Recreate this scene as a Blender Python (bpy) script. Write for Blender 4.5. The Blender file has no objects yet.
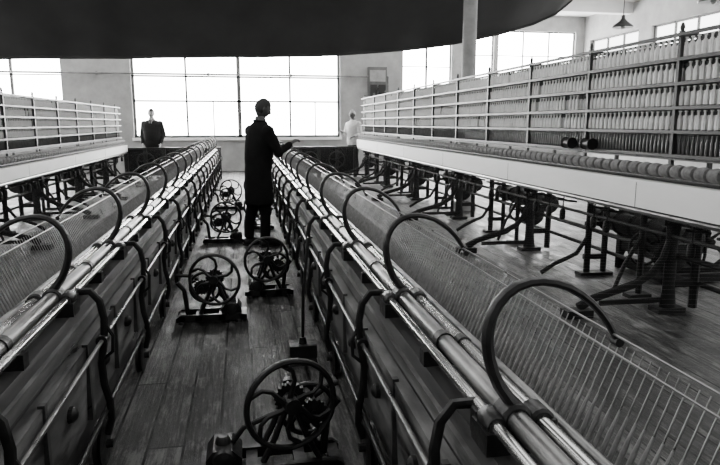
import bpy, bmesh, math, random
from mathutils import Vector, Matrix
random.seed(7)
pi=math.pi
# ---------------------------------------------------------------- builder
class MB:
    def __init__(s): s.v=[]; s.f=[]; s.m=[]
    def add(s,vs,fs,mi=0):
        o=len(s.v); s.v.extend(vs)
        for f in fs: s.f.append([i+o for i in f]); s.m.append(mi)
    def box(s,x0,x1,y0,y1,z0,z1,mi=0):
        if x0>x1: x0,x1=x1,x0
        vs=[(x,y,z) for x in(x0,x1) for y in(y0,y1) for z in(z0,z1)]
        s.add(vs,[(0,1,3,2),(4,6,7,5),(0,4,5,1),(2,3,7,6),(0,2,6,4),(1,5,7,3)],mi)
    def prism(s,prof,y0,y1,mi=0):
        n=len(prof)
        vs=[(x,y0,z) for x,z in prof]+[(x,y1,z) for x,z in prof]
        fs=[[i,(i+1)%n,(i+1)%n+n,i+n] for i in range(n)]
        fs+= [list(range(n))[::-1],list(range(n,2*n))]
        s.add(vs,fs,mi)
    def tube(s,pts,r,seg=8,mi=0,closed=False,r2=None,up=None):
        P=[Vector(p) for p in pts]; n=len(P)
        R=list(r) if hasattr(r,'__len__') else [r]*n
        R2=(list(r2) if hasattr(r2,'__len__') else [r2]*n) if r2 is not None else R
        T=[]
        for i in range(n):
            if closed: t=P[(i+1)%n]-P[i-1]
            elif i==0: t=P[1]-P[0]
            elif i==n-1: t=P[-1]-P[-2]
            else: t=P[i+1]-P[i-1]
            T.append(t.normalized())
        if up is None: up=Vector((0,0,1)) if abs(T[0].z)<.9 else Vector((0,1,0))
        else: up=Vector(up)
        N=(up-T[0]*up.dot(T[0])).normalized()
        vs=[]
        for i in range(n):
            N=(N-T[i]*N.dot(T[i])).normalized()
            B=T[i].cross(N)
            for k in range(seg):
                a=2*pi*k/seg
                q=P[i]+B*(math.cos(a)*R[i])+N*(math.sin(a)*R2[i])
                vs.append(tuple(q))
        fs=[]
        m=n if closed else n-1
        for i in range(m):
            j=(i+1)%n
            for k in range(seg):
                l=(k+1)%seg
                fs.append([i*seg+k,i*seg+l,j*seg+l,j*seg+k])
        if not closed:
            fs.append(list(range(seg))[::-1]); fs.append([(n-1)*seg+k for k in range(seg)])
        s.add(vs,fs,mi)
    def lathe(s,prof,o,axis='z',seg=10,mi=0,ax=None):
        A=Vector(ax).normalized() if ax is not None else Vector({'x':(1,0,0),'y':(0,1,0),'z':(0,0,1)}[axis])
        U=Vector((0,0,1)) if abs(A.z)<.9 else Vector((1,0,0))
        N=(U-A*U.dot(A)).normalized(); B=A.cross(N); o=Vector(o)
        vs=[]
        for h,r in prof:
            for k in range(seg):
                a=2*pi*k/seg
                vs.append(tuple(o+A*h+N*(r*math.sin(a))+B*(r*math.cos(a))))
        n=len(prof); fs=[]
        for i in range(n-1):
            for k in range(seg):
                l=(k+1)%seg
                fs.append([i*seg+k,i*seg+l,(i+1)*seg+l,(i+1)*seg+k])
        fs.append(list(range(seg))[::-1]); fs.append([(n-1)*seg+k for k in range(seg)])
        s.add(vs,fs,mi)
    def ball(s,c,r,seg=12,rings=8,mi=0,sc=(1,1,1)):
        vs=[];c=Vector(c)
        for i in range(1,rings):
            t=pi*i/rings
            for k in range(seg):
                a=2*pi*k/seg
                vs.append((c.x+r*sc[0]*math.sin(t)*math.cos(a),c.y+r*sc[1]*math.sin(t)*math.sin(a),c.z+r*sc[2]*math.cos(t)))
        fs=[]
        for i in range(rings-2):
            for k in range(seg):
                l=(k+1)%seg
                fs.append([i*seg+k,(i+1)*seg+k,(i+1)*seg+l,i*seg+l])
        vs.append((c.x,c.y,c.z+r*sc[2])); vs.append((c.x,c.y,c.z-r*sc[2]))
        a=len(vs)-2;b=len(vs)-1
        for k in range(seg):
            l=(k+1)%seg
            fs.append([a,k,l]); fs.append([b,(rings-2)*seg+l,(rings-2)*seg+k])
        s.add(vs,fs,mi)
    def wheel(s,c,axis,R,rr,nsp=5,curve=.35,mi=0,hub=.035,seg=36):
        c=Vector(c); A=Vector(axis).normalized()
        U=Vector((0,0,1)); U=(U-A*U.dot(A)).normalized(); B=A.cross(U)
        def pt(r,a): return c+U*(r*math.sin(a))+B*(r*math.cos(a))
        s.tube([pt(R,2*pi*k/seg) for k in range(seg)],rr,8,mi,closed=True,up=tuple(A),r2=rr*1.25)
        for k in range(nsp):
            a0=2*pi*k/nsp+.3
            s.tube([pt(hub*.6+(R-hub*.6)*t, a0+curve*math.sin(t*pi)) for t in [0,.25,.5,.75,1]],
                   [rr*1.15,rr*.95,rr*.8,rr*.8,rr*.95],6,mi,up=tuple(A))
        s.lathe([(-.035,hub*.6),(-.035,hub),(.035,hub),(.035,hub*.6)],c,ax=A,seg=14,mi=mi)
    def gear(s,c,axis,R,w,nt=20,mi=0):
        c=Vector(c); A=Vector(axis).normalized()
        U=Vector((0,0,1)); U=(U-A*U.dot(A)).normalized(); B=A.cross(U)
        n=nt*4; vs=[]
        for h in (-w,w):
            for k in range(n):
                a=2*pi*k/n; r=R if k%4 in(0,1) else R*.88
                vs.append(tuple(c+A*h+U*(r*math.sin(a))+B*(r*math.cos(a))))
        fs=[[k,(k+1)%n,(k+1)%n+n,k+n] for k in range(n)]+[list(range(n))[::-1],list(range(n,2*n))]
        s.add(vs,fs,mi)
    def build(s,name,mats,parent=None,ang=40,loc=None,recalc=False):
        me=bpy.data.meshes.new(name); me.from_pydata([tuple(v) for v in s.v],[],s.f)
        for m in mats: me.materials.append(m)
        me.polygons.foreach_set('material_index',s.m)
        if recalc:
            bm=bmesh.new(); bm.from_mesh(me); bmesh.ops.recalc_face_normals(bm,faces=bm.faces); bm.to_mesh(me); bm.free()
        me.polygons.foreach_set('use_smooth',[True]*len(me.polygons))
        me.update()
        try: me.set_sharp_from_angle(angle=math.radians(ang))
        except Exception: pass
        ob=bpy.data.objects.new(name,me); bpy.context.scene.collection.objects.link(ob)
        if loc: ob.location=loc
        if parent: ob.parent=parent
        return ob
def empty(name,loc=(0,0,0),rz=0,sc=1):
    e=bpy.data.objects.new(name,None); e.empty_display_size=.2
    e.location=loc; e.rotation_euler=(0,0,rz); e.scale=(sc,sc,sc)
    bpy.context.scene.collection.objects.link(e); return e
# ---------------------------------------------------------------- materials
def mat(name,c1,c2=None,scale=8,rough=.5,metal=0,bump=0,stretch=(1,1,1),spec=.5,detail=5,r2=None,p0=.3,p1=.7):
    m=bpy.data.materials.new(name); m.use_nodes=True; nt=m.node_tree; N=nt.nodes; L=nt.links
    b=N['Principled BSDF']
    if c2 is None: c2=c1*.75
    tc=N.new('ShaderNodeTexCoord'); mp=N.new('ShaderNodeMapping'); mp.inputs['Scale'].default_value=stretch
    no=N.new('ShaderNodeTexNoise'); no.inputs['Scale'].default_value=scale; no.inputs['Detail'].default_value=detail; no.inputs['Roughness'].default_value=.6
    L.new(tc.outputs['Object'],mp.inputs[0]); L.new(mp.outputs[0],no.inputs['Vector'])
    cr=N.new('ShaderNodeValToRGB'); cr.color_ramp.elements[0].position=p0; cr.color_ramp.elements[1].position=p1
    cr.color_ramp.elements[0].color=(c2,c2*.995,c2*.985,1); cr.color_ramp.elements[1].color=(c1,c1*.995,c1*.985,1)
    L.new(no.outputs['Fac'],cr.inputs[0]); L.new(cr.outputs[0],b.inputs['Base Color'])
    b.inputs['Metallic'].default_value=metal
    b.inputs['Specular IOR Level'].default_value=spec
    mr=N.new('ShaderNodeMapRange'); mr.inputs['From Min'].default_value=.3; mr.inputs['From Max'].default_value=.7
    mr.inputs['To Min'].default_value=rough; mr.inputs['To Max'].default_value=r2 if r2 else min(1,rough*1.35)
    L.new(no.outputs['Fac'],mr.inputs[0]); L.new(mr.outputs[0],b.inputs['Roughness'])
    if bump:
        bp=N.new('ShaderNodeBump'); bp.inputs['Strength'].default_value=bump; bp.inputs['Distance'].default_value=.01
        L.new(no.outputs['Fac'],bp.inputs['Height']); L.new(bp.outputs[0],b.inputs['Normal'])
    return m
def glow(name,st):
    m=bpy.data.materials.new(name); m.use_nodes=True; nt=m.node_tree; N=nt.nodes; L=nt.links
    N.remove(N['Principled BSDF']); e=N.new('ShaderNodeEmission')
    tc=N.new('ShaderNodeTexCoord'); no=N.new('ShaderNodeTexNoise'); no.inputs['Scale'].default_value=.8
    cr=N.new('ShaderNodeValToRGB'); cr.color_ramp.elements[0].color=(.85,.85,.84,1); cr.color_ramp.elements[1].color=(1,1,.99,1)
    L.new(tc.outputs['Object'],no.inputs['Vector']); L.new(no.outputs['Fac'],cr.inputs[0]); L.new(cr.outputs[0],e.inputs['Color'])
    e.inputs['Strength'].default_value=st
    L.new(e.outputs[0],N['Material Output'].inputs[0]); return m
M_iron=mat('black_cast_iron',.016,.006,26,.28,0,.25,spec=.5,r2=.6)
M_matte=mat('matte_dark_iron',.014,.005,20,.6,0,.25,spec=.25,r2=.85)  # matte iron, rougher and slightly darker than the cast iron
M_panel=mat('dark_oily_panel',.07,.012,7,.22,0,.3,(1,.3,1),r2=.6,spec=.6,detail=9)
M_panel2=mat('worn_painted_wood',.22,.02,6,.25,0,.3,(2,.5,2),r2=.7,spec=.6,detail=10,p0=.38,p1=.66)
M_steel=mat('polished_steel_rod',.85,.5,14,.14,.95,0,(1,.3,1),r2=.32)
M_steel2=mat('dull_steel',.40,.13,9,.22,.85,0,(1,.5,1),r2=.5,detail=8)
M_white=mat('white_painted_board',.92,.8,3,.45,0,.05,(1,.2,1))
M_creelw=mat('creel_wood',.04,.015,9,.4)
M_bob=mat('roving_yarn',.88,.72,30,.85,0,.3)
M_cop=mat('grey_yarn_cop',.36,.2,30,.8,0,.3)
M_bobw=mat('bobbin_wood',.10,.04,20,.45)
M_rov=mat('grey_roving',.22,.08,26,.85,0,.4)
M_thread=mat('yarn_thread',.25,.18,40,.8)
M_wall=mat('whitewashed_brick',.36,.24,2.5,.8,0,.2)
M_ceil=mat('painted_ceiling',.75,.65,2,.8)
M_col=mat('painted_column',.30,.2,6,.55)
M_canvas=mat('dark_canvas',.045,.016,1.0,.75,0,.3,(1,1,.4))
M_frame=mat('window_frame_paint',.12,.07,6,.5)
M_pipe=mat('pipe_paint',.2,.1,6,.4)
M_cloth=mat('black_overall_cloth',.009,.005,14,.9,0,.2,spec=.15)
M_suit=mat('dark_suit_cloth',.022,.012,20,.85,0,.2,spec=.2)
M_shirt=mat('light_shirt_cloth',.5,.36,16,.85,0,.1)
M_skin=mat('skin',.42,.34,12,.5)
M_skind=mat('shaded_skin',.07,.045,12,.5)  # silhouette shade put into the skin colour, darker than the plain skin
M_hair=mat('dark_hair',.014,.007,50,.6,0,.4)
M_hairg=mat('grey_hair',.3,.15,50,.7,0,.4)
M_eye=mat('eye_dark',.03,.02,5,.2)
M_shoe=mat('shoe_leather',.02,.01,10,.35)
M_bristle=mat('bristles',.06,.02,60,.9)
M_lamp=mat('enamel_shade',.08,.05,5,.3)
M_glow=glow('daylit_glass',34.0)
M_glow_side=glow('daylit_side_glass',8.0)
M_fill=glow('overhead_fill_glow',3.0)  # glow of the added overhead panels
def floor_mat():
    m=bpy.data.materials.new('oiled_plank_floor'); m.use_nodes=True; nt=m.node_tree; N=nt.nodes; L=nt.links; b=N['Principled BSDF']
    def nd(t,**k):
        n=N.new(t)
        for a,v in k.items(): setattr(n,a,v)
        return n
    def mth(op,a,b_=None):
        n=nd('ShaderNodeMath',operation=op)
        if isinstance(a,(int,float)): n.inputs[0].default_value=a
        else: L.new(a,n.inputs[0])
        if b_ is not None:
            if isinstance(b_,(int,float)): n.inputs[1].default_value=b_
            else: L.new(b_,n.inputs[1])
        return n.outputs[0]
    tc=nd('ShaderNodeTexCoord'); sp=nd('ShaderNodeSeparateXYZ'); L.new(tc.outputs['Object'],sp.inputs[0])
    xs=mth('DIVIDE',sp.outputs[0],.165); fl=mth('FLOOR',xs); fr=mth('FRACT',xs)
    wn=nd('ShaderNodeTexWhiteNoise',noise_dimensions='1D'); L.new(fl,wn.inputs['W'])
    ys=mth('DIVIDE',mth('ADD',sp.outputs[1],mth('MULTIPLY',wn.outputs['Value'],9)),3.1)
    fy=mth('FRACT',ys); 
    wn2=nd('ShaderNodeTexWhiteNoise',noise_dimensions='2D'); cb=nd('ShaderNodeCombineXYZ'); L.new(fl,cb.inputs[0]); L.new(mth('FLOOR',ys),cb.inputs[1]); L.new(cb.outputs[0],wn2.inputs['Vector'])
    g1=mth('LESS_THAN',fr,.075); g2=mth('LESS_THAN',fy,.004); gap=mth('MAXIMUM',g1,g2)
    mp=nd('ShaderNodeMapping'); mp.inputs['Scale'].default_value=(26,1.6,1); L.new(tc.outputs['Object'],mp.inputs[0])
    no=nd('ShaderNodeTexNoise'); no.inputs['Scale'].default_value=2.2; no.inputs['Detail'].default_value=9; no.inputs['Roughness'].default_value=.75; L.new(mp.outputs[0],no.inputs['Vector'])
    mp2=nd('ShaderNodeMapping'); mp2.inputs['Scale'].default_value=(1.8,.7,1); L.new(tc.outputs['Object'],mp2.inputs[0])
    no2=nd('ShaderNodeTexNoise'); no2.inputs['Scale'].default_value=4.5; no2.inputs['Detail'].default_value=9; no2.inputs['Roughness'].default_value=.75; L.new(mp2.outputs[0],no2.inputs['Vector'])
    v=mth('ADD',mth('MULTIPLY',wn2.outputs['Value'],.22),mth('ADD',mth('MULTIPLY',no.outputs['Fac'],1.0),mth('MULTIPLY',no2.outputs['Fac'],1.7)))
    v=mth('MULTIPLY',mth('SUBTRACT',v,1.12),1.7)
    cr=nd('ShaderNodeValToRGB'); cr.color_ramp.elements[0].position=.1; cr.color_ramp.elements[0].color=(.004,.004,.004,1)
    cr.color_ramp.elements[1].position=1.0; cr.color_ramp.elements[1].color=(.17,.168,.165,1)
    e_=cr.color_ramp.elements.new(.55); e_.color=(.03,.03,.029,1); L.new(v,cr.inputs[0])
    mx=nd('ShaderNodeMix',data_type='RGBA'); L.new(gap,mx.inputs['Factor']); L.new(cr.outputs[0],mx.inputs['A']); mx.inputs['B'].default_value=(.002,.002,.002,1)
    L.new(mx.outputs['Result'],b.inputs['Base Color'])
    b.inputs['Specular IOR Level'].default_value=.30
    mr=nd('ShaderNodeMapRange'); mr.inputs['From Min'].default_value=.38; mr.inputs['From Max'].default_value=.62; mr.inputs['To Min'].default_value=.34; mr.inputs['To Max'].default_value=.78
    L.new(no2.outputs['Fac'],mr.inputs[0]); L.new(mr.outputs[0],b.inputs['Roughness'])
    h=mth('SUBTRACT',mth('ADD',mth('MULTIPLY',no.outputs['Fac'],.5),mth('MULTIPLY',no2.outputs['Fac'],.5)),gap)
    bp=nd('ShaderNodeBump'); bp.inputs['Strength'].default_value=.8; bp.inputs['Distance'].default_value=.012; L.new(h,bp.inputs['Height']); L.new(bp.outputs[0],b.inputs['Normal'])
    return m
M_floor=floor_mat()
# ---------------------------------------------------------------- room
XL,XR,YB,YF,ZC=-8.5,11.4,-4.0,20.0,5.0
b=MB(); b.box(XL-.3,XR+.3,YB,YF+.3,-.1,0); b.build('floor',[M_floor])
b=MB(); b.box(XL-.3,XR+.3,YB,YF+.3,ZC,ZC+.2); 
b.build('ceiling',[M_ceil])
for i,y in enumerate([15.0,17.5]):
    b=MB(); b.box(7.6,XR,y-.15,y+.15,ZC-.32,ZC); b.build('trim_%d'%(i+1),[M_ceil])
def wall_open(name,axis,pos,th,a0,a1,ops,z1=ZC):
    b=MB()
    def bx(u0,u1,za,zb):
        if u1-u0<1e-4 or zb-za<1e-4: return
        if axis=='y': b.box(u0,u1,min(pos,pos+th),max(pos,pos+th),za,zb)
        else: b.box(min(pos,pos+th),max(pos,pos+th),u0,u1,za,zb)
    cur=a0
    for (u0,u1,za,zb) in ops:
        bx(cur,u0,0,z1); bx(u0,u1,0,za); bx(u0,u1,zb,z1); cur=u1
    bx(cur,a1,0,z1)
    return b.build(name,[M_wall])
far=[(-8.0,-5.2,1.05,4.5),(-3.27,3.06,1.05,4.5),(5.1,6.75,1.05,4.5),(7.1,8.2,1.05,4.5),(8.35,11.1,1.05,4.5)]
wall_open('wall_far','y',YF,.3,XL-.3,XR+.3,far)
rw=[(y,y+2.6,1.3,4.2) for y in (-3.2,.2,3.6,7.0,10.4,13.8,17.0)]
wall_open('wall_right','x',XR,.3,YB,YF,rw)
lw=[(y,y+2.4,1.3,4.4) for y in (-3.2,.2,3.6,7.0,10.4,13.8,17.0)]
wall_open('wall_left','x',XL,-.3,YB,YF,lw)
wn=[0]
def window(axis,pos,d,u0,u1,z0,z1,nv,hz,subs,gm,fw=.05):
    wn[0]+=1
    e=empty('window_%d'%wn[0])
    g=MB(); f=MB()
    def bx(mb,a,b_,c,d_,p0,p1,mi=0):
        if axis=='y': mb.box(a,b_,p0,p1,c,d_,mi)
        else: mb.box(p0,p1,a,b_,c,d_,mi)
    p=pos+d*.16
    bx(g,u0,u1,z0,z1,p,p+d*.01)
    q0,q1=sorted((pos+d*.09,pos+d*.15))
    bx(f,u0,u0+fw,z0,z1,q0,q1); bx(f,u1-fw,u1,z0,z1,q0,q1); bx(f,u0,u1,z0,z0+fw,q0,q1); bx(f,u0,u1,z1-fw,z1,q0,q1)
    for k in range(1,nv):
        u=u0+(u1-u0)*k/nv; w=fw*(1.6 if k*2==nv else .8); bx(f,u-w/2,u+w/2,z0,z1,q0,q1)
    for z in hz: bx(f,u0,u1,z-fw*.35,z+fw*.35,q0,q1)
    if subs:
        for k in range(nv):
            if k in subs:
                u=u0+(u1-u0)*(k+.5)/nv; bx(f,u-.018,u+.018,z0,hz[0],q0,q1)
    r0,r1=sorted((pos-d*.06,pos+d*.16)); bx(f,u0-.05,u1+.05,z0-.08,z0,r0,r1,1)
    g.build('glass_%d'%wn[0],[gm],e); f.build('sash_%d'%wn[0],[M_frame,M_white],e)
window('y',YF,1,-8.0,-5.2,1.05,4.5,2,[2.16,2.9],[0],M_glow)
window('y',YF,1,-3.27,3.06,1.05,4.5,4,[2.16,2.9],[1,3],M_glow,.075)
window('y',YF,1,5.1,6.75,1.05,4.5,2,[2.16,3.3],None,M_glow,.04)
window('y',YF,1,7.1,8.2,1.05,4.5,1,[2.16,3.7],None,M_glow,.04)
window('y',YF,1,8.35,11.1,1.05,4.5,3,[2.16,3.7],None,M_glow,.04)
for (y0,y1,z0,z1) in rw: window('x',XR,1,y0,y1,z0,z1,3,[2.3,3.3],None,M_glow_side)
for (y0,y1,z0,z1) in lw: window('x',XL,-1,y0,y1,z0,z1,3,[2.3,3.3],None,M_glow_side)
for (x0,x1,y0,y1) in [(-5,-1.2,0,3.2),(1.2,5.5,0,3.2),(-5,-1.2,5,8.5),(1.2,5.5,5,8.5)]:
    wn[0]+=1; e=empty('window_%d'%wn[0]); g=MB(); g.box(x0,x1,y0,y1,ZC-.02,ZC-.005); g.build('fill_panel_%d'%wn[0],[M_fill],e)  # unseen glowing panels added under the ceiling to light the machines from above
    f=MB()
    for k in range(5):
        x=x0+(x1-x0)*k/4; f.box(x-.04,x+.04,y0,y1,ZC-.08,ZC)
    f.box(x0,x1,y0-.05,y0+.03,ZC-.08,ZC); f.box(x0,x1,y1-.03,y1+.05,ZC-.08,ZC); f.build('fill_panel_bars_%d'%wn[0],[M_frame],e)
b=MB(); b.tube([(XL+.05,YF-.12,2.95),(4.6,YF-.12,2.95)],.03,8); b.tube([(4.6,YF-.12,2.95),(4.6,YF-.12,0)],.03,8)
for x in (-8,-4.2,-1,1.5,4.2): b.box(x-.03,x+.03,YF-.12,YF,2.9,3.0)
b.build('wall_pipe',[M_pipe])
b=MB(); b.box(3.95,4.55,YF-.16,YF,2.25,3.25); b.box(4.0,4.22,YF-.2,YF-.16,2.32,2.7,1); b.box(4.28,4.5,YF-.2,YF-.16,2.32,2.7,1)
b.box(4.0,4.5,YF-.19,YF-.16,2.8,3.15,2); b.lathe([(0,.05),(.05,.05),(.05,.03)],(4.25,YF-.19,2.55),ax=(0,-1,0),seg=12,mi=1)
b.build('electrical_switchboard',[M_frame,M_iron,M_col])
b=MB(); b.lathe([(0,.2),(.12,.2),(.16,.14),(.3,.12),(4.4,.115),(4.5,.14),(4.62,.16),(4.75,.24),(5.0,.26)],(3.78,10.3,0),seg=24); b.build('iron_column',[M_col])
def canopy():
    edge=[(-8.4,2.62),(-6,2.66),(-4.44,2.70),(-2,2.76),(.2,2.82),(2,2.88),(3.27,3.0),(4.4,3.15),(5.45,3.38),(6.2,3.6),(6.7,3.82),(7.05,4.1),(7.35,4.5),(7.5,4.97)]
    pts=[]
    for i in range(len(edge)-1):
        for t in range(8):
            f=t/8; pts.append((edge[i][0]*(1-f)+edge[i+1][0]*f,edge[i][1]*(1-f)+edge[i+1][1]*f))
    pts.append(edge[-1])
    b=MB(); nv=16; vs=[];
    for i,(x,z) in enumerate(pts):
        for k in range(nv+1):
            v=k/nv
            zz=z+(4.985-z)*v
            y=13-2.3*math.sin(v*pi/2)**1.3+.05*math.sin(x*2.1+v*2)+.03*math.sin(x*5.3)*(1-v)
            vs.append((x,y,zz))
    fs=[[i*(nv+1)+k,(i+1)*(nv+1)+k,(i+1)*(nv+1)+k+1,i*(nv+1)+k+1] for i in range(len(pts)-1) for k in range(nv)]
    b.add(vs,fs)
    b.tube([(x,13+.05*math.sin(x*2.1)+.03*math.sin(x*5.3),z) for x,z in pts],.035,6)
    return b.build('canvas_canopy',[M_canvas],ang=80)
canopy()
for (x,y,z) in [(6.4,10,3.1),(5.67,7,2.95)]:
    b=MB(); b.tube([(x,y,z+.15),(x,y,ZC)],.008,6); b.lathe([(0,.17),(.01,.175),(.04,.15),(.1,.07),(.14,.035),(.2,.03),(.2,.01)],(x,y,z),seg=20)
    b.lathe([(-.03,.01),(-.01,.035),(.04,.03),(.08,.02)],(x,y,z),seg=12,mi=1); b.build('pendant_lamp',[M_lamp,M_white])
# ---------------------------------------------------------------- carriage
YE=17.2
def carriage(e,side,arcY,pitch=.033):
    fx=(lambda x:x) if side>0 else (lambda x:-(x+.16))
    Y0=-.6
    b=MB()
    b.prism([(fx(.56),.10),(fx(.53),.70),(fx(.545),.735),(fx(.60),.735),(fx(.80),.60),(fx(.86),.56),(fx(.86),.12)],Y0,YE,0)
    b.prism([(fx(.50),.30),(fx(.485),.62),(fx(.53),.62),(fx(.55),.30)],Y0,YE,1)
    b.prism([(fx(.525),.64),(fx(.515),.70),(fx(.54),.70),(fx(.54),.64)],Y0,YE,1)
    y=Y0+.1
    while y<YE-.1:
        b.lathe([(0,.03),(.018,.03),(.03,.018),(.035,.006)],(fx(.495),y,.46),ax=(-side,0,0),seg=12,mi=2)
        b.box(fx(.478),fx(.50),y+.26,y+.285,.31,.63,0)
        y+=.55
    b.build('carriage_body',[M_panel,M_panel2,M_iron],e,ang=30)
    r=MB()
    for (x,z,rr,mi) in [(.56,.80,.015,0),(.612,.81,.027,1),(.675,.80,.020,0),(.73,.785,.014,1),(.462,.585,.009,1),(.47,.26,.012,2),(.76,.72,.018,1)]:
        r.tube([(fx(x),Y0,z),(fx(x),YE,z)],rr,14,mi)
    for (x,z) in [(.86,1.0),(.90,.93)]: r.tube([(fx(x),Y0,z),(fx(x),YE,z)],.003,5,1)
    r.build('faller_shafts',[M_steel,M_steel2,M_iron],e)
    s=MB()
    for ai,y in enumerate(arcY):
        if y>YE-.1: continue
        pr=[(.62,.83),(.575,.89),(.548,.96),(.543,1.03),(.565,1.09),(.61,1.128),(.67,1.138),(.74,1.12),(.80,1.08),(.845,1.03),(.875,.98)]
        q=[]
        for i in range(len(pr)-1):
            p0=pr[max(0,i-1)];p1=pr[i];p2=pr[i+1];p3=pr[min(len(pr)-1,i+2)]
            for t in (0,.5):
                q.append(tuple(.5*((2*p1[j])+(-p0[j]+p2[j])*t+(2*p0[j]-5*p1[j]+4*p2[j]-p3[j])*t*t+(-p0[j]+3*p1[j]-3*p2[j]+p3[j])*t**3) for j in (0,1)))
        q.append(pr[-1]); n=len(q)
        rad=[.023-.012*(i/(n-1)) for i in range(n)]; rad[0]=.028
        s.tube([(fx(x),y,z) for x,z in q],[r_*.7 for r_ in rad],8,0,up=(0,1,0),r2=rad)
        s.lathe([(-.014,.012),(.014,.012)],(fx(.875),y,.978),'y',8)
        for (x,z,rr) in [(.612,.81,.040),(.675,.80,.034),(.56,.80,.028)]:
            s.lathe([(-.035,rr*.8),(-.028,rr),(.028,rr),(.035,rr*.8)],(fx(x),y,z),'y',12)
        s.box(fx(.53),fx(.72),y-.05,y+.05,.735,.79)
        s.box(fx(.54),fx(.70),y+.05,y+.085,.735,.80)
        for (bx_,by) in [(.55,-.035),(.55,.035),(.70,-.035),(.70,.035)]:
            s.lathe([(0,.010),(.02,.010)],(fx(bx_),y+by,.79),seg=6)
        s.box(fx(.54),fx(.71),y+.50,y+.55,.735,.785)
        for (x,z,rr) in [(.612,.81,.036),(.675,.80,.028)]:
            s.lathe([(-.02,rr*.9),(.02,rr*.9)],(fx(x),y+.525,z),'y',12)
        ya=y+.10
        pr=[(.56,.80),(.50,.80),(.465,.755),(.452,.68),(.457,.58),(.475,.48),(.47,.38),(.452,.30),(.45,.22),(.47,.15)]
        s.tube([(fx(x),ya,z) for x,z in pr],.012,8,0,r2=.016)
        s.tube([(fx(.452),ya,.66),(fx(.42),ya,.60),(fx(.425),ya,.53),(fx(.46),ya,.50)],.008,6)
        s.lathe([(-.03,.024),(.03,.024)],(fx(.462),ya,.585),'y',10)
        s.lathe([(-.022,.085),(-.016,.105),(.0,.09),(.016,.105),(.022,.085)],(fx(.50),ya,.105),'x',20)
        s.lathe([(-.04,.02),(.04,.02)],(fx(.49),ya,.105),'x',8)
    s.build('faller_sickles_and_brackets',[M_iron],e)
    p=MB(); y=.25
    tips=[]
    while y<YE-.1:
        bx0,bz0,tx,tz=.83,.60,.955,.93
        B=Vector((fx(bx0),y,bz0)); T=Vector((fx(tx),y,tz)); A=(T-B)
        L=A.length
        if y>7: p.lathe([(0,.005),(L*.15,.008),(L*.5,.007),(L*.65,.003),(L,.002)],B,ax=A,seg=4,mi=1)
        else:
            p.lathe([(0,.004),(L,.0018)],B,ax=A,seg=5,mi=0)
            p.lathe([(L*.10,.005),(L*.16,.0075),(L*.40,.007),(L*.58,.003)],B,ax=A,seg=7,mi=1)
        tips.append(T); y+=pitch*(1 if y<7 else 1.7)
    p.prism([(fx(.80),.60),(fx(.80),.64),(fx(.875),.63),(fx(.875),.58)],.0,YE,2)
    p.prism([(fx(.875),.60),(fx(.875),.30),(fx(.895),.30),(fx(.895),.60)],.0,YE,2)
    p.build('spindles',[M_steel2,M_cop,M_panel],e)
    t=MB(); xb=3.14 if side>0 else -3.04; zb=.80 if side>0 else .73
    for i,T in enumerate(tips):
        if i%2==0: t.tube([T,Vector((xb,T.y,zb))],.00015,3)
    t.build('yarn_threads',[M_thread],e)
    # end gable closing the mule at the far end
    g=MB(); x1=3.05*side; x0=fx(.5)
    g.box(x0,x1,YE+.02,YE+.07,.12,.80,0)
    g.box(x0,x1,YE,YE+.10,.80,.86,1)
    k=x0
    for i in range(6):
        x=x0+(x1-x0)*i/5; g.box(x-.05,x+.05,YE-.02,YE+.12,0,.86,1)
    for i in range(3):
        x=x0+(x1-x0)*(i+.7)/3.4; g.wheel((x,YE-.03,.5),(0,1,0),.22,.016,5,.3,1)
        g.lathe([(-.03,.02),(.06,.02)],(x,YE-.03,.5),'y',8,1)
    g.build('end_gable',[M_matte,M_iron],e)
arcR=[.24]+[1.3+1.06*k for k in range(5)]+[5.54+1.06+.9*k for k in range(13)]
arcL=[.4,1.5]+[2.6+1.08*k for k in range(5)]+[7.85+.9*k for k in range(11)]
mule_r=empty('spinning_mule'); mule_l=empty('spinning_mule')
carriage(mule_r,1,arcR)
carriage(mule_l,-1,arcL)
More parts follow.
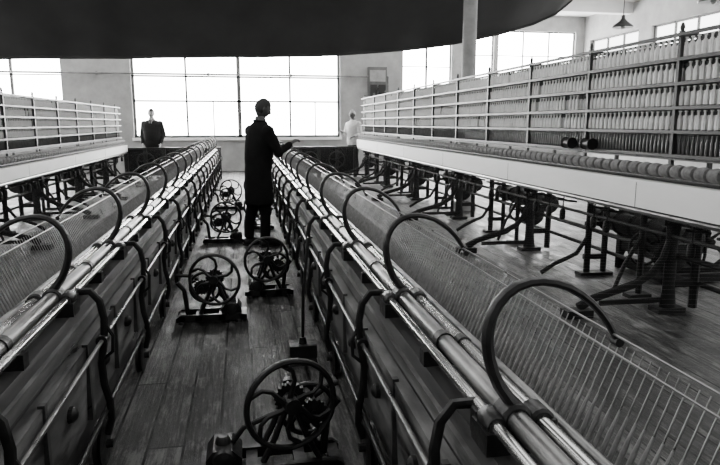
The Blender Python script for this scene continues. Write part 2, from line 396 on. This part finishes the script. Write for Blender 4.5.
# ---------------------------------------------------------------- creel / beam
def creel(e,side,X0,zs0,zs1,zt,Y0,legY,n=5):
    fx=lambda d: side*(X0+d)
    b=MB()
    b.box(fx(0),fx(.025),Y0,YE,zs0,zs1,0)
    b.box(fx(0),fx(.5),Y0,YE,zs1,zs1+.02,0)
    y=Y0+1.2
    while y<YE:
        b.box(fx(-.002),fx(.0),y-.002,y+.002,zs0,zs1,1); y+=2.5
    b.box(fx(.05),fx(.22),Y0,YE,zs0-.06,zs1-.02,1)
    b.tube([(fx(.03),Y0,zs0-.03),(fx(.03),YE,zs0-.03)],.016,8,2)
    b.box(fx(.40),fx(.50),Y0,YE,zs0-.05,zs1,1)
    b.build('front_board_and_beam',[M_white,M_iron,M_steel2],e)
    r=MB(); zr=zs1+.02
    r.tube([(fx(.10),Y0,zr+.03),(fx(.10),YE,zr+.03)],.03,10,1)
    r.tube([(fx(.20),Y0,zr+.09),(fx(.20),YE,zr+.09)],.03,10,1)
    r.tube([(fx(.16),Y0,zr+.185),(fx(.16),YE,zr+.185)],.014,8,2)
    y=Y0+.05
    while y<YE-.15:
        sg=12 if y<9 else 8
        r.lathe([(0,.03),(.004,.048),(.05,.055),(.10,.048),(.104,.03)],(fx(.07),y,zr+.09),'y',sg,0)
        r.lathe([(-.012,.018),(.0,.018)],(fx(.07),y,zr+.09),'y',6,1)
        y+=.128
    r.build('roving_rollers',[M_rov,M_iron,M_steel2],e)
    c=MB(); h0=zr+.20; H=zt-h0
    th=H/n
    py=[legY[0]+1.25*k for k in range(-3,14) if Y0<legY[0]+1.25*k<YE]
    for y in py:
        for d in (.13,.47):
            c.box(fx(d),fx(d+.03),y-.016,y+.016,zs1,zt+.03,0)
        c.box(fx(.13),fx(.5),y-.012,y+.012,zt-.02,zt+.01,0)
        c.lathe([(0,.012),(.02,.02),(.05,.012),(.06,.004)],(fx(.145),y,zt+.03),seg=8,mi=0)
    for k in range(n+1):
        z=h0+th*k
        c.box(fx(.12),fx(.155),Y0,YE,z-.010,z+.014,0)
        c.box(fx(.30),fx(.325),Y0,YE,z-.01,z+.01,0)
        c.box(fx(.47),fx(.50),Y0,YE,z-.01,z+.01,0)
        if 0<k<n: c.box(fx(.15),fx(.48),Y0,YE,z-.008,z+.002,0)
    c.box(fx(.12),fx(.5),Y0,YE,h0-.03,h0-.018,0)
    c.box(fx(.315),fx(.325),Y0,YE,h0,zt-.03,1)
    c.build('creel_rails',[M_creelw,M_iron],e)
    q=MB()
    for k in range(n):
        z=h0+th*k+.012; hh=th-.030
        sp=.048 if k==0 else .066
        for row,d in enumerate((.175,.24,.39)):
            if k==0 and row==1: continue
            y=Y0+.05+row*.035
            while y<YE-.05:
                sg=7 if y<9 else 4
                if k==0:
                    q.lathe([(0,.008),(hh*.15,.014),(hh*.6,.012),(hh*.75,.006),(hh,.005)],(fx(d),y,z),seg=sg,mi=1 if row==0 else 0)
                elif random.random()>.03:
                    w=random.uniform(.7,1.05)
                    q.lathe([(0,.021),(hh*.06,.021)],(fx(d),y,z),seg=sg,mi=1)
                    q.lathe([(hh*.06,.018),(hh*.08,.022*w),(hh*.55,.023*w),(hh*.76,.012)],(fx(d),y,z),seg=sg,mi=0)
                    q.lathe([(hh*.76,.008),(hh*.93,.008),(hh*.94,.014),(hh,.012)],(fx(d),y,z),seg=sg,mi=0 if row==0 else 1)
                y+=sp
    q.build('roving_bobbins',[M_bob,M_bobw],e)
    l=MB()
    for y in legY:
        if y>YE: continue
        xl=.22
        l.tube([(fx(xl),y,zs0-.02),(fx(xl),y,.62),(fx(xl),y,.40),(fx(xl),y,.18),(fx(xl),y,0.03)],[.075,.058,.054,.058,.075],10,r2=[.05,.03,.028,.03,.05],up=(0,1,0))
        l.box(fx(xl-.12),fx(xl+.12),y-.07,y+.07,0,.04)
        l.box(fx(xl-.12),fx(xl+.14),y-.05,y+.05,zs0-.12,zs0-.02)
        pr=[(xl-.02,.60),(xl-.07,.44),(xl-.16,.32),(xl-.30,.24),(xl-.48,.19),(xl-.66,.14),(xl-.78,.07)]
        l.tube([(fx(x),y,z) for x,z in pr],[.028,.030,.034,.036,.034,.034,.045],8,r2=.024,up=(0,1,0))
        l.box(fx(xl-.90),fx(xl-.68),y-.06,y+.06,0,.06)
        l.box(fx(xl+.02),fx(.47),y-.02,y+.02,.20,.26)
        l.box(fx(xl+.02),fx(.47),y-.02,y+.02,.50,.55)
        l.tube([(fx(.45),y,zs0),(fx(.45),y,.02)],.035,8)
        l.box(fx(xl-.60),fx(xl-.02),y-.012,y+.012,.08,.12)
        l.lathe([(-.03,.13),(-.02,.145),(0,.125),(.02,.145),(.03,.13)],(fx(xl+.1),y+.14,.42),'y',20)
        # second web frame just behind each leg, with wheel and strut
        l.tube([(fx(xl+.03),y+.42,zs0),(fx(xl+.03),y+.42,.03)],.028,8)
        l.box(fx(xl-.08),fx(xl+.12),y+.36,y+.48,0,.035)
        l.tube([(fx(xl+.03),y+.42,.55),(fx(xl-.12),y+.42,.30),(fx(xl-.22),y+.42,.05)],.018,8)
        l.wheel((fx(xl+.1),y+.48,.42),(0,1,0),.15,.012,5,.3)
        # draw band to the pulley
        l.tube([(fx(xl+.24),y+.14,.42),(fx(.5),y+1.0,.62)],.007,5)
        l.tube([(fx(xl-.04),y+.14,.42),(fx(.5),y+1.0,.40)],.007,5)
    y=legY[0]-2.5
    while y<YE-.3:
        if y>Y0:
            for q_,dx in ((.75,.12),(1.0,.14),(1.55,.12),(1.8,.10),(2.15,.12)):
                yy=y+q_
                if yy>YE-.2: continue
                l.tube([(fx(dx),yy,zs0),(fx(dx-.01),yy,.60)],.008,6)
                l.lathe([(0,.02),(.015,.03),(.09,.03),(.11,.02)],(fx(dx-.01),yy,.52),seg=10)
                l.tube([(fx(dx-.08),yy,zs0-.10),(fx(dx+.14),yy,zs0-.13)],.012,6)
        y+=2.5
    y=legY[0]-1.25
    while y<YE:
        if y>Y0:
            l.tube([(fx(.24),y,zs0),(fx(.24),y,.02)],.036,8,r2=.024); l.box(fx(.15),fx(.35),y-.06,y+.06,0,.03)
            l.tube([(fx(.42),y,zs0),(fx(.42),y,.02)],.03,8); l.box(fx(.34),fx(.50),y-.06,y+.06,0,.03); l.box(fx(.2),fx(.42),y-.02,y+.02,.5,.54); l.box(fx(.2),fx(.42),y-.02,y+.02,.16,.21)
            l.tube([(fx(.24),y,.40),(fx(.12),y,.22),(fx(-.12),y,.12),(fx(-.25),y,.04)],.022,8)
        y+=2.5
    l.tube([(fx(.30),Y0,.45),(fx(.30),YE,.45)],.022,8)
    l.tube([(fx(.20),Y0,.62),(fx(.20),YE,.62)],.016,8)
    l.tube([(fx(.47),Y0,.22),(fx(.47),YE,.22)],.02,8)
    y=legY[0]-2.3
    while y<YE-2.2:
        if y>Y0:
            prf=[(0,.03)]
            for i in range(6): prf+=[(i*.25,.10),(i*.25+.02,.12),(i*.25+.04,.10)]
            prf+=[(1.5,.10),(1.5,.03)]
            l.lathe(prf,(fx(.58),y,.52),'y',14)
        y+=2.5
    # rear rail board and guard of the beam
    l.box(fx(.50),fx(.52),Y0,YE,zs0-.16,zs1)
    l.build('cast_iron_legs',[M_matte],e)
creel(mule_r,1,3.1,.83,1.03,2.15,.8,[1.8+2.5*k for k in range(7)])
creel(mule_l,-1,3.0,.76,.91,1.88,.8,[2.9+2.5*k for k in range(6)])
for y in (5.35,5.72):
    b=MB(); b.lathe([(0,.03),(0,.055),(.015,.055),(.02,.042),(.13,.042),(.135,.055),(.15,.055),(.15,.02)],(3.2,y,1.03+.02+.20+.055),'y',18)
    b.build('dark_yarn_spool',[M_iron])
# ---------------------------------------------------------------- wheel stands
def wheelstand(side,y,xa=None):
    e=empty('drive_wheel_stand')
    b=MB()
    if side>0: xb,xc=.385,.16; xa=-.02 if xa is None else xa
    else: xa,xb,xc=-.04,-.545,-.25
    s=side
    # open cast bed: two side rails, cross ties and feet
    for yy in (-.10,.07):
        b.prism([(xa,0.015),(xa,.045),(xa+s*.03,.065),(xb-s*.03,.065),(xb,.045),(xb,0.015)],y+yy,y+yy+.03)
    for t in (.02,.34,.68,.93):
        x=xa+(xb-xa)*t; b.box(x-.02,x+.03,y-.10,y+.10,.02,.055)
    for x in (xa+s*.04,xb-s*.04):
        for yy in (-.09,.09): b.lathe([(0,.028),(.02,.022)],(x,y+yy,0),seg=10)
    b.prism([(xa+s*.02,.05),(xa+s*.02,.10),(xa+s*.05,.14),(xa+s*.13,.14),(xa+s*.17,.10),(xa+s*.17,.05)],y-.08,y+.08)
    b.lathe([(0,.035),(.02,.03),(.03,.02)],(xa+s*.09,y,.14),seg=14)
    b.lathe([(0,.05),(.02,.045),(.03,.02)],(xa+s*.095,y-.08,.10),ax=(0,-1,0),seg=14)
    b.tube([(xa+s*.12,y,.12),(xa+s*.18,y,.2),(xc-s*.03,y,.27)],.012,8)
    for yy in (y-.05,y+.09):
        b.tube([(xc-.12,yy,.06),(xc-.07,yy,.16),(xc-.03,yy,.27),(xc,yy,.33)],[.024,.018,.018,.026],8,r2=.014)
        b.tube([(xc+.12,yy,.06),(xc+.07,yy,.16),(xc+.03,yy,.27),(xc,yy,.33)],[.024,.018,.018,.026],8,r2=.014)
        b.lathe([(-.02,.035),(.02,.035)],(xc,yy,.34),'y',12)
    b.tube([(xc,y-.14,.34),(xc,y+.20,.34)],.014,10)
    b.wheel((xc,y-.11,.34),(.25*s,-1,0),.19,.013,6,.4)
    b.gear((xc,y-.04,.34),(0,-1,0),.07,.014,18)
    b.gear((xc+s*.10,y-.04,.27),(0,-1,0),.06,.014,16)
    b.wheel((xc+s*.08,y+.03,.25),(.1*s,-1,0),.115,.012,5,.35)
    b.tube([(xc+s*.10,y-.07,.27),(xc+s*.10,y+.12,.27)],.012,8)
    b.tube([(xc+s*.10,y+.08,.27),(xc+s*.18,y+.08,.33),(xb,y+.08,.34)],.014,8)
    b.tube([(xb-s*.08,y,.05),(xb-s*.06,y,.24),(xb-s*.01,y,.30)],.018,8)
    b.build('wheel_and_casting',[M_iron],e)
wheelstand(1,2.55,-.22)
for y in (5.4,8.9,12.0): wheelstand(1,y)
for y in (4.76,7.95,11.1): wheelstand(-1,y)
e=empty('floor_brush')
b=MB(); b.box(.24,.41,3.68,3.80,.05,.13,0); b.prism([(.235,0),(.245,.05),(.405,.05),(.415,0)],3.68,3.80,1)
b.tube([(.325,3.74,.12),(.335,3.76,.45),(.375,3.79,.80)],.010,8,0); b.lathe([(0,.028),(.05,.02)],(.325,3.74,.12),seg=10,mi=0)
b.build('brush_head_and_handle',[M_iron,M_bristle],e)
def headstock(x,y):
    e=empty('mule_headstock'); b=MB()
    for yy in (y,y+.75):
        b.box(x,x+.06,yy,yy+.06,0,.76); b.box(x+.7,x+.76,yy,yy+.06,0,1.0); b.box(x,x+.76,yy,yy+.06,.7,.76); b.box(x,x+.76,yy,yy+.06,.02,.1)
        b.tube([(x+.03,yy+.03,.1),(x+.2,yy+.03,.45),(x+.7,yy+.03,.7)],.025,8)
    b.lathe([(0,.05),(0,.27),(.05,.29),(.1,.27),(.1,.29),(.18,.3),(.24,.29),(.24,.05)],(x+.38,y+.25,.42),'y',28)
    b.lathe([(-.2,.03),(.7,.03)],(x+.38,y+.1,.42),'y',10)
    b.wheel((x+.38,y-.02,.42),(0,1,0),.26,.018,6,.2)
    b.lathe([(0,.1),(0,.16),(.12,.16),(.12,.1)],(x+.2,y+.55,.55),'y',20)
    b.box(x+.05,x+.7,y+.1,y+.7,.02,.14)
    b.box(x+.02,x+.05,y,y+.8,.2,.7)
    b.build('headstock_frame_and_pulleys',[M_matte],e)
headstock(3.82,5.0); headstock(-4.5,7.2)
# ---------------------------------------------------------------- people
def finger(b,base,d,nrm,L,r,curl):
    d=Vector(d).normalized(); nrm=Vector(nrm).normalized(); p=Vector(base); pts=[p.copy()]; a=0
    for k,f in enumerate((.42,.32,.26)):
        a+=curl*(.6 if k==0 else 1)
        dd=d*math.cos(a)+nrm*math.sin(a); p=p+dd*(L*f); pts.append(p.copy())
    b.tube(pts,[r,r*.97,r*.88,r*.6],7)
def hand(b,wrist,d,palm,thumbdir,curl):
    W=Vector(wrist); d=Vector(d).normalized(); palm=Vector(palm); palm=(palm-d*palm.dot(d)).normalized()
    s=Vector(thumbdir); s=(s-d*s.dot(d)-palm*s.dot(palm)).normalized()
    b.tube([W-d*.03,W,W+d*.03,W+d*.07,W+d*.095],[.024,.025,.034,.040,.036],10,r2=[.02,.019,.016,.015,.012],up=tuple(palm))
    for k,(o,L) in enumerate(((.029,.075),(.010,.083),(-.010,.078),(-.028,.062))):
        finger(b,W+d*.088+s*o,d+s*(o*1.5),palm,L,.0088-.0004*k,curl*(1+.08*k))
    finger(b,W+d*.03+s*.028,d*.55+s*.8,palm-s*.3,.07,.0105,curl*.6)
def head(e,c,pitch,yaw,skin,hair,cap=False):
    b=MB(); nr,ns=26,36; vs=[]
    g=lambda a,w: math.exp(-(a/w)**2)
    def shape(x,y,z,inf=0):
        X=x*.077;Y=y*.097;Z=z*.12
        if z<0: X*=1-.30*(-z)**1.6; Y*= (1-.30*(-z)) if y<0 else (1-.06*(-z))
        if y>0:
            Y+=.024*g(x,.16)*g(z+.16,.17)+.008*g(x,.13)*g(z+.0,.16)
            Y-=.010*(g(x-.40,.2)+g(x+.40,.2))*g(z-.03,.16)
            Y+=.006*g(z-.22,.12)*g(x,.7)
            Y+=.007*g(x,.32)*g(z+.52,.09)+.010*g(x,.4)*g(z+.86,.16)
            Y-=.004*g(x,.3)*g(z+.45,.03)
        return X*(1+inf),Y*(1+inf),Z*(1+inf)
    for i in range(nr+1):
        t=pi*i/nr
        for k in range(ns):
            a=2*pi*k/ns
            vs.append(shape(math.sin(t)*math.cos(a),math.sin(t)*math.sin(a),math.cos(t)))
    fs=[[i*ns+k,(i+1)*ns+k,(i+1)*ns+(k+1)%ns,i*ns+(k+1)%ns] for i in range(nr) for k in range(ns)]
    b.add(vs,fs,0)
    for s in (-1,1):
        b.ball((s*.031,.079,.004),.0125,10,8,2,sc=(1.15,.6,.7))
        b.ball((s*.079,-.006,-.006),.026,10,8,0,sc=(.35,.6,1.15))
        b.tube([(s*.015,.094,.028),(s*.032,.093,.033),(s*.05,.082,.026)],.0045,6,1)
    b.tube([(-.024,.088,-.056),(-.01,.099,-.054),(.01,.099,-.054),(.024,.088,-.056)],.0035,6,3)
    vs=[]
    for i in range(nr+1):
        t=pi*i/nr
        for k in range(ns):
            a=2*pi*k/ns; x,y,z=math.sin(t)*math.cos(a),math.sin(t)*math.sin(a),math.cos(t)
            lim=.45 if y>.35 else (.45-(.35-y)*1.6 if y>-.1 else -.5)
            if cap: lim=.30 if y>-.1 else .1
            inf=min(.075,max(-.04,(z-lim)*.9))
            if cap and z>lim: inf=.10
            vs.append(shape(x,y,z,inf))
    b.add(vs,fs,1)
    if cap: b.tube([(-.05,.085,.045),(0,.12,.04),(.05,.085,.045)],[.02,.035,.02],10,1,r2=.006)
    ob=b.build('head',[skin,hair,M_eye,M_skind],e,ang=70)
    ob.location=c; ob.rotation_euler=(pitch,0,yaw); return ob
def person(name,loc,yaw,sc,mt,skin,hair,arms,coat=False,lean=0,headp=0,heady=0,feet=None,collar=None,belly=0,cap=False,bulk=1.0):
    e=empty(name,loc,yaw,sc)
    def Ln(z): return lean*max(0,z-.9)
    b=MB()
    tor=[(.80,.150,.11),(.88,.178,.128),(.96,.182,.13),(1.06,.172,.128+belly),(1.18,.18,.13+belly*.8),(1.30,.197,.134),(1.38,.205,.125),(1.44,.185,.108),(1.48,.13,.088),(1.515,.075,.07),(1.58,.060,.062)]
    b.tube([(0,Ln(z)+.01,z) for z,_,_ in tor],[r*(bulk if z<1.5 else 1) for z,r,_ in tor],20,0,r2=[r*(bulk if z<1.5 else 1) for z,_,r in tor],up=(0,1,0))
    feet=feet or ((.11,.0),(-.11,.0))
    for i,(fxx,fy) in enumerate(feet):
        s=1 if fxx>0 else -1
        b.tube([(s*.085,0,.93),(s*.09,.005,.80),((s*.09+fxx)/2,fy*.5+.012,.52),(fxx,fy-.01,.30),(fxx,fy-.02,.09)],[.10,.095,.072,.066,.062],14,0,up=(0,1,0))
    for i,(sh,el,wr) in enumerate(arms):
        pts=[Vector(sh),Vector(sh).lerp(Vector(el),.5),Vector(el),Vector(el).lerp(Vector(wr),.5),Vector(wr)]
        b.tube([tuple(p) for p in pts],[.066*bulk,.060*bulk,.053*bulk,.048,.040],12,0)
        b.ball(sh,.070*bulk,12,8); b.ball(el,.053*bulk,10,8)
    if coat:
        b.tube([(0,.01,1.1),(0,.01,.95),(0,.01,.78),(0,.012,.60),(0,.015,.52)],[.175,.195,.205,.215,.215],20,0,r2=[.135,.15,.155,.16,.16],up=(0,1,0))
    ob=b.build('body_tmp',[mt['top'],mt['legs']],None,recalc=True)
    md=ob.modifiers.new('r','REMESH'); md.mode='VOXEL'; md.voxel_size=.013
    sm=ob.modifiers.new('s','SMOOTH'); sm.factor=.5; sm.iterations=6
    dg=bpy.context.evaluated_depsgraph_get(); dg.update()
    me=bpy.data.meshes.new_from_object(ob.evaluated_get(dg))
    bpy.data.objects.remove(ob)
    me.materials.clear(); me.materials.append(mt['top']); me.materials.append(mt['legs']); me.materials.append(skin)
    hem=.5 if coat else .84
    for p in me.polygons:
        c=p.center
        p.material_index=1 if c.z<hem else (2 if (c.z>1.53 and abs(c.x)<.08) else 0); p.use_smooth=True
    bo=bpy.data.objects.new('body',me); bpy.context.scene.collection.objects.link(bo); bo.parent=e
    k=MB()
    nc=[(.074*math.cos(a),Ln(1.5)+.01+.078*math.sin(a),1.515-.012*math.sin(a)) for a in [2*pi*i/16 for i in range(16)]]
    if collar:
        k.tube(nc,.013,6,0,closed=True)
        k.prism([(-.05,1.50),(0,1.24),(.05,1.50)],Ln(1.4)+.115,Ln(1.4)+.156,0)
        k.prism([(-.012,1.49),(-.016,1.30),(0,1.26),(.016,1.30),(.012,1.49)],Ln(1.4)+.156,Ln(1.4)+.163,1)
        k.build('collar_and_tie',[collar,M_suit],e)
    else:
        k.tube(nc,.014,6,0,closed=True); k.build('collar',[mt['top']],e)
    h=MB()
    for (sh,el,wr) in arms:
        W=Vector(wr); d=(W-Vector(el)).normalized()
        s=1 if sh[0]>0 else -1
        if abs(d.z)<.75: palm=(0,.1,-1); th=(-s,0,.3)
        else: palm=(-s,0,0); th=(0,1,0)
        hand(h,W+d*.015,d,palm,th,.5)
    h.build('hands',[skin],e)
    sh_=MB()
    for (fxx,fy) in feet:
        sh_.tube([(fxx,fy-.085,.045),(fxx,fy-.05,.05),(fxx,fy+.02,.055),(fxx*1.05,fy+.10,.042),(fxx*1.08,fy+.16,.034),(fxx*1.08,fy+.195,.028)],
                 [.030,.040,.044,.048,.042,.02],12,0,r2=[.040,.048,.052,.038,.030,.018],up=(0,0,1))
        sh_.box(fxx-.04,fxx+.045,fy-.085,fy+.17,0,.015)
    sh_.build('shoes',[M_shoe],e)
    head(e,(0,Ln(1.66)+.022+(.015 if headp<0 else 0),1.668),headp,heady,skin,hair,cap)
    return e
black={'top':M_cloth,'legs':M_cloth}
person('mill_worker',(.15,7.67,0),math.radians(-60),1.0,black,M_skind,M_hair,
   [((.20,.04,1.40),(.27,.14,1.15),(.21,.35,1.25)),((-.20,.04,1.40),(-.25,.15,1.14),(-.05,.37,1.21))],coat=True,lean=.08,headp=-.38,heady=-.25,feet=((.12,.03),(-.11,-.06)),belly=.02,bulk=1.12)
suit={'top':M_suit,'legs':M_suit}
person('mill_manager',(-2.44,17.85,0),math.radians(172),1.05,suit,M_skin,M_hair,
   [((.20,.0,1.40),(.27,-.03,1.13),(.23,.12,.90)),((-.20,.0,1.40),(-.27,-.03,1.13),(-.23,.12,.90))],collar=M_shirt,belly=.03,bulk=1.3)
shirt={'top':M_shirt,'legs':M_suit}
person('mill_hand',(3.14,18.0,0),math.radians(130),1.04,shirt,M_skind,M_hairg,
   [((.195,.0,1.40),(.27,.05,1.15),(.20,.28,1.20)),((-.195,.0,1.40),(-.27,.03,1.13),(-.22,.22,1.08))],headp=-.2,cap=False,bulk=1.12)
# ---------------------------------------------------------------- world, camera
w=bpy.data.worlds.new('World'); bpy.context.scene.world=w; w.use_nodes=True
bg=w.node_tree.nodes['Background']; bg.inputs[0].default_value=(.98,.98,1,1); bg.inputs[1].default_value=.2
cd=bpy.data.cameras.new('camera'); cam=bpy.data.objects.new('camera',cd); bpy.context.scene.collection.objects.link(cam)
cd.sensor_width=36; cd.lens=31; cam.location=(0,0,1.5); cd.clip_end=100; cd.clip_start=.05
cam.rotation_euler=(math.radians(90-10.02),0,math.radians(-10.5))
bpy.context.scene.camera=cam
